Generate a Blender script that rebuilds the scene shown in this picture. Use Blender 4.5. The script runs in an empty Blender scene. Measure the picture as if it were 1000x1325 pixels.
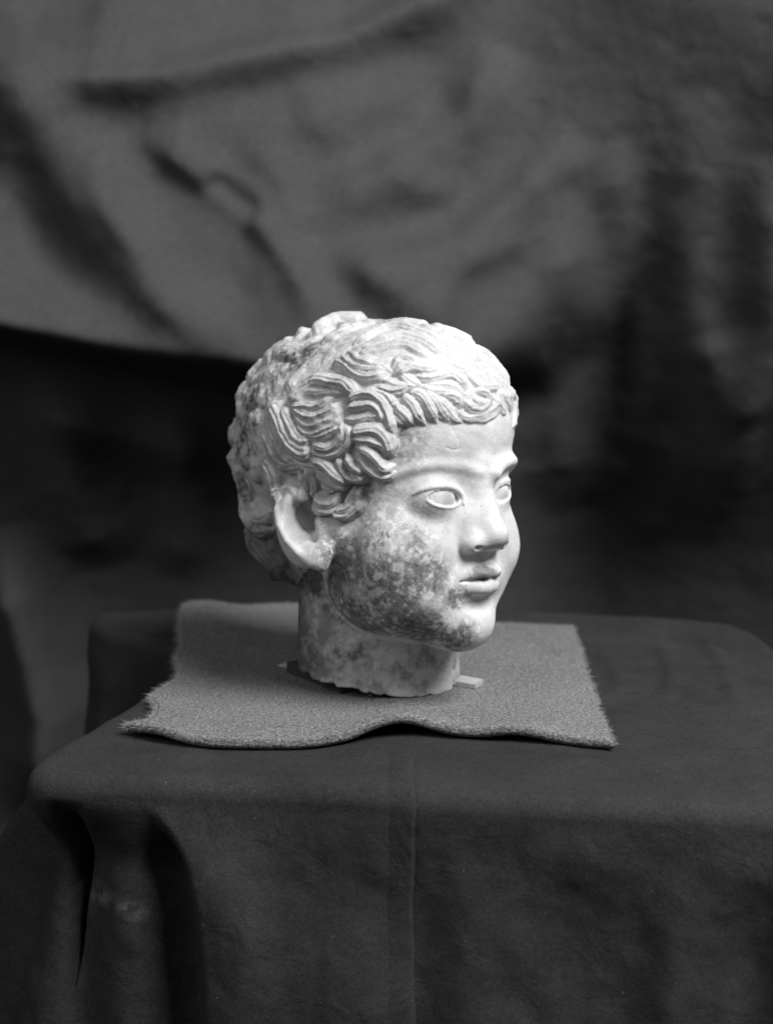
import bpy, math, random
import numpy as np
from mathutils import Vector, Matrix
random.seed(7); rng = np.random.default_rng(7)
C = bpy.context.scene.collection
sc = bpy.context.scene

# ---------------------------------------------------------------- camera (view camera looking slightly down)
CAM_LOC = np.array([0.0, -1.24, 0.354]); CAM_F = 2400.0; TILT = math.radians(10.73)     # focal length in pixels of the 1000 px wide plate
CAM_FWD = np.array([0, math.cos(TILT), -math.sin(TILT)]); CAM_UP = np.array([0, math.sin(TILT), math.cos(TILT)]); CAM_RIGHT = np.array([1.0, 0, 0])
cd = bpy.data.cameras.new('camera'); cam = bpy.data.objects.new('camera', cd); C.objects.link(cam)
cam.location = CAM_LOC; cam.rotation_euler = (math.radians(90)-TILT, 0, 0)
cd.sensor_fit = 'HORIZONTAL'; cd.sensor_width = 36; cd.lens = 36*CAM_F/1000; cd.clip_start = 0.05; cd.clip_end = 50
cd.dof.use_dof = True; cd.dof.focus_distance = 1.17; cd.dof.aperture_fstop = 6.3
sc.camera = cam
# ---------------------------------------------------------------- light: a broad studio skylight high on the right, weak fill all round
w = bpy.data.worlds.new('World'); sc.world = w; w.use_nodes = True
w.node_tree.nodes['Background'].inputs[0].default_value = (1, 1, 1, 1); w.node_tree.nodes['Background'].inputs[1].default_value = 0.085
def area(name, loc, target, size, power):
    l = bpy.data.lights.new(name, 'AREA'); l.energy = power; l.shape = 'RECTANGLE'; l.size = size[0]; l.size_y = size[1]
    o = bpy.data.objects.new(name, l); C.objects.link(o); o.location = loc
    o.rotation_euler = (Vector(target)-Vector(loc)).to_track_quat('-Z', 'Y').to_euler(); return o
area('skylight', (1.10, -0.95, 1.85), (0, 0, 0.1), (1.05, 1.05), 94)
area('side_fill', (-1.5, -1.2, 1.4), (0, 0, 0.1), (1.4, 1.2), 13)
sc.view_settings.view_transform = 'Standard'; sc.view_settings.look = 'None'; sc.view_settings.exposure = 0; sc.view_settings.gamma = 1
_lat = {}
def vnoise(P, scale, seed=0):      # smooth value noise in [-1, 1] on points P, feature size `scale` (mm)
    if seed not in _lat: _lat[seed] = np.random.default_rng(100+seed).uniform(-1, 1, (64, 64, 64)).astype(F32)
    g = _lat[seed]; q = P/scale + 1000.37; i = np.floor(q).astype(np.int32); f = (q-i).astype(F32); f = f*f*(3-2*f); i &= 63; j = (i+1) & 63
    x0, y0, z0 = i.T; x1, y1, z1 = j.T; fx, fy, fz = f.T
    c0 = (g[x0, y0, z0]*(1-fx)+g[x1, y0, z0]*fx)*(1-fy) + (g[x0, y1, z0]*(1-fx)+g[x1, y1, z0]*fx)*fy
    c1 = (g[x0, y0, z1]*(1-fx)+g[x1, y0, z1]*fx)*(1-fy) + (g[x0, y1, z1]*(1-fx)+g[x1, y1, z1]*fx)*fy
    return c0*(1-fz)+c1*fz
def fbm(P, scale, octv=4, seed=0, gain=.5):
    s = np.zeros(len(P), F32); a = 1.0; tot = 0
    for k in range(octv): s += a*vnoise(P, scale/2**k, seed+k); tot += a; a *= gain
    return s/tot
# ---------------------------------------------------------------- HEAD (sculpted as a distance field, in mm)
F32 = np.float32
YAW = math.radians(45.0); ROLL = math.radians(3.5)
HEAD_O = np.array([-0.004, 0.0, 0.1185])
RYAW = np.array([[-math.cos(YAW), math.sin(YAW), 0], [-math.sin(YAW), -math.cos(YAW), 0], [0, 0, 1.0]])
def rolled(q):      # yawed frame -> skull frame (near side slightly raised)
    c, s = math.cos(ROLL), math.sin(ROLL)
    return np.stack([c*q[..., 0] + s*q[..., 2], q[..., 1], -s*q[..., 0] + c*q[..., 2]], -1)
def unrolled(p):
    c, s = math.cos(ROLL), math.sin(ROLL)
    return np.stack([c*p[..., 0] - s*p[..., 2], p[..., 1], s*p[..., 0] + c*p[..., 2]], -1)
def ray(px, py):    # a line of sight in the skull frame (mm): traces carved features on to the head where they stand
    d = CAM_F*CAM_FWD + (px-500.0)*CAM_RIGHT + (662.5-py)*CAM_UP
    d = d/np.linalg.norm(d)
    o = (CAM_LOC - HEAD_O) @ RYAW * 1000.0
    dd = d @ RYAW
    return rolled(o), rolled(dd)
def world_px(p):    # skull frame mm -> photograph pixel
    w = (RYAW @ unrolled(np.asarray(p, float)))/1000.0 + HEAD_O - CAM_LOC
    k = CAM_F/(w @ CAM_FWD)
    return 500 + k*(w @ CAM_RIGHT), 662.5 - k*(w @ CAM_UP)

def ell(P, c, r, rot=None):
    d = P - np.array(c, F32)
    if rot is not None: d = d @ np.array(rot, F32)      # columns = local axes
    r = np.array(r, F32)
    k0 = np.sqrt(((d/r)**2).sum(-1)); k1 = np.sqrt(((d/(r*r))**2).sum(-1)) + 1e-6
    return k0*(k0-1)/k1
def smin(a, b, k):
    h = np.maximum(k - np.abs(a-b), 0)/k
    return np.minimum(a, b) - h*h*k*0.25
def smax(a, b, k): return -smin(-a, -b, k)
def capsule(P, a, b, ra, rb):
    a = np.array(a, F32); b = np.array(b, F32); ab = b-a
    t = np.clip(((P-a) @ ab)/float(ab@ab + 1e-9), 0, 1)
    d = P - a - t[:, None]*ab
    return np.sqrt((d*d).sum(-1)) - (ra + (rb-ra)*t)
def near(P, lo, hi):
    m = (P[:, 0] > lo[0]) & (P[:, 0] < hi[0])
    for k in (1, 2): m &= (P[:, k] > lo[k]) & (P[:, k] < hi[k])
    return m
def local(P, D, lo, hi, fn):        # apply fn only where it can matter
    m = near(P, lo, hi)
    if m.any(): D[m] = fn(P[m], D[m])
def axes(n, u):     # orthonormal frame from a normal and an up hint: columns u', v', n
    n = np.array(n, float); n /= np.linalg.norm(n); u = np.array(u, float); u -= n*(u@n); u /= np.linalg.norm(u)
    return np.stack([u, np.cross(n, u), n], 1)
def mir(p): return (-p[0], p[1], p[2])
def tube(P, D, pts, r, k, sign=1, pad=6):
    pts = np.array(pts, F32); r = np.broadcast_to(np.array(r, F32), (len(pts),))
    m = near(P, pts.min(0)-pad-r.max()-k, pts.max(0)+pad+r.max()+k)
    if not m.any(): return
    Q = P[m]; t = np.full(len(Q), 1e3, F32)
    for i in range(len(pts)-1): t = np.minimum(t, capsule(Q, pts[i], pts[i+1], r[i], r[i+1]))
    D[m] = smin(D[m], t, k) if sign > 0 else smax(D[m], -t, k)

def masses(P):      # the big forms
    D = ell(P, (0, -16, 48), (77, 102, 77))
    D = smin(D, ell(P, (0, -45, -14), (57, 53, 49)), 16)               # occiput
    D = smin(D, ell(P, (0, 31, 66), (65, 62.5, 60)), 14)                 # forehead
    D = smin(D, ell(P, (0, 42, 2), (59, 50.5, 72)), 14)               # face
    D = smin(D, ell(P, (0, 30, -42), (58, 52, 40)), 16)               # jaw
    for s in (1, -1):
        D = smin(D, ell(P, (s*33, 53 if s > 0 else 52, -20 if s > 0 else -17), (32, 36, 36 if s > 0 else 33)), 14)        # cheek
        D = smin(D, ell(P, (s*28, 58, -44), (27, 32, 26)) if s > 0 else ell(P, (-24, 52, -44), (24, 30, 25)), 12)
    D = smin(D, ell(P, (0, 76, -62), (25, 23, 20)), 16)               # chin
    return D
def neck(Q):        # Q: unrolled frame
    a = (Q[:, 0]-Q[:, 1]-2)*.7071; b = (Q[:, 0]+Q[:, 1]+2)*.7071; b = np.where(b > 0, b/np.interp(Q[:, 2], [-118, -95, -55], [.86, .80, .68]).astype(F32), b)
    r = np.sqrt(a*a + b*b) - (55.0 + np.maximum(0, -(Q[:, 2]+60))*0.02)
    return r
EYE = (29.5, 73.5, 22.0)
def face(P, full=True):
    Q = unrolled(P)
    D = masses(P)
    n = smax(neck(Q), Q[:, 2]+10, 20)
    D = smin(D, n, 4)
    # eye sockets, brows
    for s in (1, -1):
        local(P, D, (s*31-40, 60, -5), (s*31+40, 130, 60), lambda p, d: smax(d, -ell(p, (s*30, 102, 28), (22, 15, 9)), 9))
    if not full: return D
    # nose
    tube(P, D, [(0, 86, 42), (0, 89, 26), (0, 97, 8), (0, 103.5, 0.0)], [8, 8.5, 9, 9.2], 9)
    for s in (1, -1):
        local(P, D, (-40, 70, -40), (40, 130, 30), lambda p, d: smin(d, ell(p, (s*13.2, 94.0, -6.6), (6.0, 8.6, 6.0)), 4))
        local(P, D, (-40, 70, -40), (40, 130, 30), lambda p, d: smin(d, ell(p, (s*7, 97.0, -4.5), (8, 8.5, 6.3)), 6))
        local(P, D, (-40, 60, -40), (40, 130, 45), lambda p, d: smin(d, ell(p, (s*9, 89, 4), (8, 9, 13)), 8))
    local(P, D, (-45, 50, -65), (45, 125, 0), lambda p, d: smin(d, ell(p, (0, 80, -33), (27, 18, 17)), 9))     # muzzle
    return D
# ---------------------------------------------------------------- sparse surface nets
def polygonise(fn, lo, hi, h):
    lo = np.array(lo, float); hi = np.array(hi, float)
    n = (np.ceil((hi-lo)/(4*h)).astype(int))*4 + 1
    def pts(ix, step): return (lo + np.stack(ix, -1)*step).astype(F32)
    # level 1: coarse nodes (4h)
    nc = (n-1)//4+1
    g = np.stack(np.meshgrid(*[np.arange(k) for k in nc], indexing='ij'), -1).reshape(-1, 3)
    v = fn((lo+g*4*h).astype(F32)).reshape(nc)
    grid = np.repeat(np.repeat(np.repeat(v, 4, 0), 4, 1), 4, 2)[:n[0], :n[1], :n[2]].astype(F32)
    ok = np.zeros(tuple(n), bool)
    # level 2: mid nodes (2h) within reach of the surface
    nm = (n-1)//2+1
    gm = np.zeros(tuple(nm), bool); near_c = np.abs(v) < 14*h + 6
    gm = np.repeat(np.repeat(np.repeat(near_c, 2, 0), 2, 1), 2, 2)[:nm[0], :nm[1], :nm[2]]
    idx = np.argwhere(gm); vm = grid[::2, ::2, ::2].copy()
    vm[gm] = fn((lo+idx*2*h).astype(F32))
    # cells of the mid grid whose corners differ in sign, dilated by one
    s = vm < 0; c = np.zeros(tuple(nm), bool)
    for ax in range(3):
        a = [slice(None)]*3; b = [slice(None)]*3; a[ax] = slice(0, -1); b[ax] = slice(1, None)
        x = s[tuple(a)] != s[tuple(b)]; c[tuple(a)] |= x; c[tuple(b)] |= x
    for _ in range(1):
        for ax in range(3):
            d = c.copy(); a = [slice(None)]*3; b = [slice(None)]*3; a[ax] = slice(0, -1); b[ax] = slice(1, None)
            d[tuple(a)] |= c[tuple(b)]; d[tuple(b)] |= c[tuple(a)]; c = d
    grid = np.repeat(np.repeat(np.repeat(vm, 2, 0), 2, 1), 2, 2)[:n[0], :n[1], :n[2]].astype(F32)
    fm = np.repeat(np.repeat(np.repeat(c, 2, 0), 2, 1), 2, 2)[:n[0], :n[1], :n[2]]
    idx = np.argwhere(fm)
    print('fine points', len(idx))
    out = np.empty(len(idx), F32)
    CH = 800000
    for k in range(0, len(idx), CH): out[k:k+CH] = fn((lo+idx[k:k+CH]*h).astype(F32))
    grid[fm] = out
    # surface nets
    s = grid < 0
    nx, ny, nz = grid.shape
    cnt = np.zeros((nx-1, ny-1, nz-1), np.int8)
    for i in (0, 1):
        for j in (0, 1):
            for k in (0, 1): cnt += s[i:nx-1+i, j:ny-1+j, k:nz-1+k]
    cell = np.argwhere((cnt > 0) & (cnt < 8))
    vid = np.full(cnt.shape, -1, np.int32); vid[tuple(cell.T)] = np.arange(len(cell))
    acc = np.zeros((len(cell), 3)); num = np.zeros(len(cell))
    off = [(i, j, k) for i in (0, 1) for j in (0, 1) for k in (0, 1)]
    val = {o: grid[cell[:, 0]+o[0], cell[:, 1]+o[1], cell[:, 2]+o[2]] for o in off}
    for a in off:
        for ax in range(3):
            if a[ax] == 0:
                b = list(a); b[ax] = 1; b = tuple(b)
                va, vb = val[a], val[b]; m = (va < 0) != (vb < 0)
                t = np.where(m, va/np.where(m, va-vb, 1), 0)
                p = np.array(a, float) + np.outer(t, np.array(b)-np.array(a))
                acc[m] += p[m]; num[m] += 1
    V = lo + (cell + acc/num[:, None])*h
    quads = []
    for ax in range(3):
        a = [slice(None)]*3; b = [slice(None)]*3; a[ax] = slice(0, -1); b[ax] = slice(1, None)
        e = s[tuple(a)] != s[tuple(b)]; E = np.argwhere(e)
        u, w_ = [(1, 2), (2, 0), (0, 1)][ax]
        E = E[(E[:, u] > 0) & (E[:, w_] > 0) & (E[:, u] < grid.shape[u]-1) & (E[:, w_] < grid.shape[w_]-1)]
        inside = s[tuple(E.T)]
        def nb(du, dw):
            q = E.copy(); q[:, u] -= du; q[:, w_] -= dw; return vid[tuple(q.T)]
        Q = np.stack([nb(1, 1), nb(0, 1), nb(0, 0), nb(1, 0)], 1)
        Q[~inside] = Q[~inside][:, ::-1]
        quads.append(Q)
    Fq = np.concatenate(quads); Fq = Fq[(Fq >= 0).all(1)]
    return V, Fq
def mesh_from(name, V, Fq, smooth=True):
    me = bpy.data.meshes.new(name)
    me.vertices.add(len(V)); me.vertices.foreach_set('co', np.asarray(V, F32).ravel())
    k = Fq.shape[1]
    me.loops.add(Fq.size); me.loops.foreach_set('vertex_index', Fq.astype(np.int32).ravel())
    me.polygons.add(len(Fq)); me.polygons.foreach_set('loop_start', np.arange(0, Fq.size, k, dtype=np.int32))
    if smooth: me.polygons.foreach_set('use_smooth', np.ones(len(Fq), bool))
    me.update(calc_edges=True)
    return me
# ---- projecting traced points on to the modelled surface
def march(px, py, fn):
    o, d = ray(px, py); o = np.asarray(o); d = np.asarray(d)
    t = np.linspace(950, 1450, 260).astype(F32)
    P = (o + t[:, None]*d).astype(F32); v = fn(P)
    i = np.where(v < 0)[0]
    if len(i) and i[0] > 0:
        i = i[0]; a, b = t[i-1], t[i]
        for _ in range(2):
            tt = np.linspace(a, b, 12).astype(F32); vv = fn((o+tt[:, None]*d).astype(F32)); j = np.where(vv < 0)[0]
            j = j[0] if len(j) else 11
            j = max(j, 1); a, b = tt[j-1], tt[j]
        return o + 0.5*(a+b)*d
    j = int(np.argmin(v)); return o + t[j]*d
def march_many(pts, fn):    # many rays at once
    out = []
    N = len(pts); o, _ = ray(0, 0); dirs = np.stack([ray(x, y)[1] for x, y in pts])
    t = np.arange(1000, 1420, 2.5).astype(F32)
    P = (o + t[None, :, None]*dirs[:, None, :]).astype(F32)
    v = fn(P.reshape(-1, 3)).reshape(N, len(t))
    res = np.zeros((N, 3))
    for n in range(N):
        i = np.where(v[n] < 0)[0]
        if len(i) and i[0] > 0:
            i = i[0]; a = v[n, i-1]/(v[n, i-1]-v[n, i]); tt = t[i-1] + a*2.5
        else:
            tt = t[int(np.argmin(v[n]))]; q = (o+tt*dirs[n])[None]; res[n] = onto(q, fn, 2)[0]; continue
        res[n] = o + tt*dirs[n]
    return res
def grad(P, fn, e=1.0):
    P = np.asarray(P, F32); g = np.zeros_like(P)
    for k in range(3):
        d = np.zeros(3, F32); d[k] = e
        g[:, k] = fn(P+d)-fn(P-d)
    return g/(np.linalg.norm(g, axis=1, keepdims=True)+1e-9)
def onto(P, fn, it=3):
    P = np.asarray(P, F32).copy()
    for _ in range(it): P -= fn(P)[:, None]*grad(P, fn)
    return P
def spline(pts, n):
    pts = np.asarray(pts, float)
    if len(pts) == 2: return pts[0] + np.linspace(0, 1, n)[:, None]*(pts[1]-pts[0])
    p = np.vstack([2*pts[0]-pts[1], pts, 2*pts[-1]-pts[-2]])
    seg = np.linalg.norm(np.diff(pts, axis=0), axis=1); cum = np.concatenate([[0], np.cumsum(seg)])
    out = []
    for s in np.linspace(0, cum[-1], n):
        i = min(max(np.searchsorted(cum, s)-1, 0), len(pts)-2); u = (s-cum[i])/max(seg[i], 1e-6)
        a, b, c, d = p[i], p[i+1], p[i+2], p[i+3]
        out.append(0.5*((2*b)+(c-a)*u+(2*a-5*b+4*c-d)*u*u+(-a+3*b-3*c+d)*u**3))
    return np.array(out)

# ---- eyes, lips, brows, ears: traced on the near side, mirrored to the far side where the far one is hidden or symmetric
FAR = np.array([3.2, -3.2, -0.6])       # the far eye sits a little closer and deeper than the near one
def eye_c(s): return np.array([s*EYE[0], EYE[1], EYE[2]]) + (FAR if s < 0 else 0)
def ball(p, s, g=0.0): return ell(p, eye_c(s), (15.5+g, 15.0+g, 14.5+g))
def with_eyeballs(P):
    D = face(P)
    for s in (1, -1):
        local(P, D, (s*31-32, 50, -8), (s*31+32, 110, 52), lambda p, d: smin(d, ball(p, s, 1.6), 5))
    return D
def traced(pts, fn, n=12):
    q = spline(pts, n); return march_many([tuple(a) for a in q], fn)
UP_LID = traced([(534, 640), (547, 633.5), (562, 630), (577, 629.3), (590, 633), (597.5, 642), (599, 652)], with_eyeballs, 14)
LOW_LID = traced([(553, 648), (560, 652.5), (570, 655.8), (582, 656.6), (591, 654), (597, 648.5)], with_eyeballs, 10)
BROW = traced([(512, 621), (530, 612), (555, 606), (580, 604.5), (603, 607), (624, 615)], face, 12)
EYE_A, EYE_B = traced([(556, 645), (596, 649)], with_eyeballs, 2)
EYE_M = traced([(576, 645), (577, 645)], with_eyeballs, 2)[0]
CRACK = traced([(582, 548), (588, 560), (594, 571), (595, 580), (586, 582), (577, 579)], face, 12)
NOSTRIL = traced([(622, 709), (623, 709)], face, 2)[0]
def carved_face(P):
    D = with_eyeballs(P)
    u = EYE_B-EYE_A; hl = np.linalg.norm(u)/2; R = axes((0.35, 0.93, 0.0), u); c = (EYE_A+EYE_B)/2; c = c*0.6+EYE_M*0.4
    for s in (1, -1):
        def cut(p, d):
            q = (p-(FAR.astype(F32) if s < 0 else 0))*np.array([s, 1, 1], F32)
            e = smax(d, -ell(q, c, (hl*0.97, 5.7, 20), R), 0.6)
            return np.minimum(np.minimum(e, d+2.6), ball(p, s, 0.6))
        local(P, D, (s*31-32, 50, -8), (s*31+32, 110, 52), cut)
        f = (lambda q: q) if s > 0 else (lambda q: q*np.array([-1, 1, 1]) + FAR)
        r = np.interp(np.linspace(0, 1, 14), [0, .2, .8, 1], [0.8, 1.8, 2.0, 1.0])
        tube(P, D, f(UP_LID)+np.array([0, .2, 0]), r, 0.6)
        tube(P, D, f(LOW_LID)+np.array([0, -.2, 0]), [.2, .5, .6, .6, .6, .6, .6, .5, .4, .2], 1.6)
        bo = np.array([0, -2.4, 1.6]) if s > 0 else np.array([-5.0, 5.0, 1.5])
        tube(P, D, f(BROW)+bo, np.interp(np.linspace(0, 1, 12), [0, .3, .8, 1], [1.2, 2.5, 2.5, 2.4]), 4.5 if s > 0 else 9)
    # mouth
    for s in (1, -1):
        tube(P, D, [(0, 98.5, -25.5), (s*5, 100.2, -24.6), (s*11.0, 96.0, -26.4), (s*19, 87.8, -30.2)], [4.6, 5.0, 4.4, 2.0], 3.0)
        tube(P, D, [(0, 97.6, -35), (s*6, 97.2, -35), (s*12, 93.8, -34.8), (s*18.5, 87.2, -33.6)], [5.5, 5.5, 4.7, 2.2], 2.5)
        tube(P, D, [(0, 103, -29.2), (s*7, 101.5, -29.0), (s*12, 98.5, -30.0), (s*(20.5 if s > 0 else 16), 92 if s > 0 else 95, -31.2)], [1.0, 1.0, 1.0, .6], 1.2, -1)
        local(P, D, (-40, 80, -70), (40, 125, -30), lambda p, d: smax(d, -ell(p, (s*8, 101.5, -46.5), (14, 7.0, 4.0)), 5))
        local(P, D, (-40, 70, -40), (40, 130, 10), lambda p, d: smax(d, -ell(p, (s*4, 106.5, -18.4), (17, 11, 5.6)), 1.5))
        nst = NOSTRIL if s > 0 else NOSTRIL*np.array([-1, 1, 1])
        tube(P, D, [nst+np.array([s*-1.5, 3, -2.2]), nst+np.array([s*1.0, -1.5, -.5])], [1.9, 1.7], 2.0, -1)
    tube(P, D, CRACK, .35, .3, -1)
    tube(P, D, [(0, 107, -14), (0, 106.5, -24)], [2.6, 3.0], 3, -1)    # philtrum
    return D
# ---------------------------------------------------------------- materials
def new_mat(name):
    m = bpy.data.materials.new(name); m.use_nodes = True; nt = m.node_tree; return m, nt, nt.nodes['Principled BSDF']
def node(nt, t, **kw):
    n = nt.nodes.new(t)
    for k, v in kw.items():
        if k in n.inputs: n.inputs[k].default_value = v
        else: setattr(n, k, v)
    return n
def cloth_material(name, v, weave=2600.0, dust=.25, rough=.9, strength=.25, sheen=.0, lint=.0, grain=.45):
    m, nt, b = new_mat(name); L = nt.links.new
    tc = node(nt, 'ShaderNodeTexCoord'); co = tc.outputs['Object']
    n1 = node(nt, 'ShaderNodeTexNoise', Scale=11.0, Detail=8.0, Roughness=.72); L(co, n1.inputs['Vector'])
    n2 = node(nt, 'ShaderNodeTexNoise', Scale=weave, Detail=2.0, Roughness=.7); L(co, n2.inputs['Vector'])
    n3 = node(nt, 'ShaderNodeTexNoise', Scale=420.0, Detail=3.0, Roughness=.7); L(co, n3.inputs['Vector'])
    r1 = node(nt, 'ShaderNodeMapRange'); L(n1.outputs['Fac'], r1.inputs['Value']); r1.inputs[1].default_value = .3; r1.inputs[2].default_value = .7; r1.inputs[3].default_value = v*(1-dust); r1.inputs[4].default_value = v*(1+dust)
    r2 = node(nt, 'ShaderNodeMapRange'); L(n2.outputs['Fac'], r2.inputs['Value']); r2.inputs[1].default_value = .25; r2.inputs[2].default_value = .75; r2.inputs[3].default_value = 1-grain; r2.inputs[4].default_value = 1+grain
    r3 = node(nt, 'ShaderNodeMapRange'); L(n3.outputs['Fac'], r3.inputs['Value']); r3.inputs[1].default_value = .3; r3.inputs[2].default_value = .7; r3.inputs[3].default_value = .8; r3.inputs[4].default_value = 1.2
    mu = node(nt, 'ShaderNodeMath', operation='MULTIPLY'); L(r1.outputs[0], mu.inputs[0]); L(r2.outputs[0], mu.inputs[1])
    mu2 = node(nt, 'ShaderNodeMath', operation='MULTIPLY'); L(mu.outputs[0], mu2.inputs[0]); L(r3.outputs[0], mu2.inputs[1])
    vs = node(nt, 'ShaderNodeTexVoronoi', Scale=130.0); L(co, vs.inputs['Vector'])
    vr = node(nt, 'ShaderNodeMapRange'); L(vs.outputs['Distance'], vr.inputs['Value']); vr.inputs[1].default_value = .055; vr.inputs[2].default_value = .03; vr.inputs[3].default_value = 0; vr.inputs[4].default_value = lint
    wn = node(nt, 'ShaderNodeSeparateColor'); L(vs.outputs['Color'], wn.inputs[0]); gt = node(nt, 'ShaderNodeMath', operation='GREATER_THAN'); L(wn.outputs[0], gt.inputs[0]); gt.inputs[1].default_value = .80
    lm = node(nt, 'ShaderNodeMath', operation='MULTIPLY'); L(vr.outputs[0], lm.inputs[0]); L(gt.outputs[0], lm.inputs[1])
    ma = node(nt, 'ShaderNodeAttribute', attribute_name='chalk'); ad0 = node(nt, 'ShaderNodeMath', operation='ADD'); L(lm.outputs[0], ad0.inputs[0]); L(ma.outputs['Fac'], ad0.inputs[1])
    ad = node(nt, 'ShaderNodeMath', operation='ADD'); L(mu2.outputs[0], ad.inputs[0]); L(ad0.outputs[0], ad.inputs[1])
    L(ad.outputs[0], b.inputs['Base Color'])
    nw = node(nt, 'ShaderNodeTexNoise', Scale=38.0, Detail=4.0, Roughness=.55, Distortion=1.2); L(co, nw.inputs['Vector'])
    bw = node(nt, 'ShaderNodeBump', Strength=.5, Distance=.003); L(nw.outputs['Fac'], bw.inputs['Height'])
    bp = node(nt, 'ShaderNodeBump', Strength=strength, Distance=.0006); L(n2.outputs['Fac'], bp.inputs['Height']); L(bw.outputs[0], bp.inputs['Normal']); L(bp.outputs[0], b.inputs['Normal'])
    b.inputs['Roughness'].default_value = rough; b.inputs['Specular IOR Level'].default_value = .12
    b.inputs['Sheen Weight'].default_value = sheen
    return m
def marble_material():
    m, nt, b = new_mat('weathered_marble'); L = nt.links.new
    at = node(nt, 'ShaderNodeAttribute', attribute_name='albedo'); wr = node(nt, 'ShaderNodeAttribute', attribute_name='worn')
    tc = node(nt, 'ShaderNodeTexCoord'); co = tc.outputs['Object']
    n1 = node(nt, 'ShaderNodeTexNoise', Scale=900.0, Detail=4.0, Roughness=.7); L(co, n1.inputs['Vector'])
    r1 = node(nt, 'ShaderNodeMapRange'); L(n1.outputs['Fac'], r1.inputs['Value']); r1.inputs[1].default_value = .3; r1.inputs[2].default_value = .7
    lo = node(nt, 'ShaderNodeMapRange'); L(wr.outputs['Fac'], lo.inputs['Value']); lo.inputs[3].default_value = .95; lo.inputs[4].default_value = .66; L(lo.outputs[0], r1.inputs[3])
    hi = node(nt, 'ShaderNodeMapRange'); L(wr.outputs['Fac'], hi.inputs['Value']); hi.inputs[3].default_value = 1.04; hi.inputs[4].default_value = 1.22; L(hi.outputs[0], r1.inputs[4])
    # dark pits and scratches
    vo = node(nt, 'ShaderNodeTexVoronoi', Scale=230.0); L(co, vo.inputs['Vector'])
    nd = node(nt, 'ShaderNodeTexNoise', Scale=60.0, Detail=3.0); L(co, nd.inputs['Vector'])
    pr = node(nt, 'ShaderNodeMapRange'); L(vo.outputs['Distance'], pr.inputs['Value']); pr.inputs[1].default_value = .06; pr.inputs[2].default_value = .16; pr.inputs[3].default_value = .35; pr.inputs[4].default_value = 1
    gate = node(nt, 'ShaderNodeMapRange'); L(nd.outputs['Fac'], gate.inputs['Value']); gate.inputs[1].default_value = .52; gate.inputs[2].default_value = .62
    mx = node(nt, 'ShaderNodeMix'); L(gate.outputs[0], mx.inputs[0]); mx.inputs[2].default_value = 1.0; L(pr.outputs[0], mx.inputs[3])
    mu = node(nt, 'ShaderNodeMath', operation='MULTIPLY'); L(at.outputs['Fac'], mu.inputs[0]); L(r1.outputs[0], mu.inputs[1])
    mu2 = node(nt, 'ShaderNodeMath', operation='MULTIPLY'); L(mu.outputs[0], mu2.inputs[0]); L(mx.outputs[0], mu2.inputs[1])
    cl = node(nt, 'ShaderNodeClamp'); L(mu2.outputs[0], cl.inputs[0]); cl.inputs[2].default_value = .85
    L(cl.outputs[0], b.inputs['Base Color'])
    n2 = node(nt, 'ShaderNodeTexNoise', Scale=420.0, Detail=5.0, Roughness=.7); L(co, n2.inputs['Vector'])
    st = node(nt, 'ShaderNodeMapRange'); L(wr.outputs['Fac'], st.inputs['Value']); st.inputs[3].default_value = .12; st.inputs[4].default_value = .75
    bp = node(nt, 'ShaderNodeBump', Distance=.0012); L(st.outputs[0], bp.inputs['Strength']); L(n2.outputs['Fac'], bp.inputs['Height'])
    L(bp.outputs[0], b.inputs['Normal'])
    b.inputs['Roughness'].default_value = .62; b.inputs['Specular IOR Level'].default_value = .3
    return m
# ---------------------------------------------------------------- setting helpers
def pix_to_plane_y(px, py, y):      # where the sight line of a traced point meets the vertical plane at distance y
    d = CAM_F*CAM_FWD + (np.asarray(px)[..., None]-500.0)*CAM_RIGHT + (662.5-np.asarray(py)[..., None])*CAM_UP
    t = (y-CAM_LOC[1])/d[..., 1]; return CAM_LOC + t[..., None]*d
def pix_to_z(px, py, z=0.0):
    d = CAM_F*CAM_FWD + (np.asarray(px, float)[..., None]-500.0)*CAM_RIGHT + (662.5-np.asarray(py, float)[..., None])*CAM_UP
    t = (z-CAM_LOC[2])/d[..., 2]; return CAM_LOC + t[..., None]*d
def grid_faces(nu, nv, closed=False):
    i = np.arange(nu-1); 
    J = np.arange(nv if closed else nv-1); a, b = np.meshgrid(i, J, indexing='ij'); a = a.ravel(); b = b.ravel(); b2 = (b+1) % nv
    return np.stack([a*nv+b, a*nv+b2, (a+1)*nv+b2, (a+1)*nv+b], 1)
def link_mesh(name, V_, F_, mat, parent=None, **props):
    me = mesh_from(name, V_, F_); me.materials.append(mat); o = bpy.data.objects.new(name, me); C.objects.link(o); o.parent = parent
    for k, v in props.items(): o[k] = v
    return o
def poly_dist(X, Y, pts):   # signed distance (left positive) to a polyline, and the parameter along it
    best = np.full(X.shape, 1e9); sg = np.zeros(X.shape); tt = np.zeros(X.shape); n = len(pts)-1
    for i, ((x0, y0), (x1, y1)) in enumerate(zip(pts, pts[1:])):
        ax, ay = x1-x0, y1-y0; t = np.clip(((X-x0)*ax+(Y-y0)*ay)/(ax*ax+ay*ay), 0, 1)
        dx, dy = X-x0-t*ax, Y-y0-t*ay; d = np.hypot(dx, dy); m = d < best
        best[m] = d[m]; sg[m] = np.sign(ax*dy-ay*dx)[m]; tt[m] = ((i+t)/n)[m]
    return best, sg, tt
def sstep(x): x = np.clip(x, 0, 1); return x*x*(3-2*x)

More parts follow.
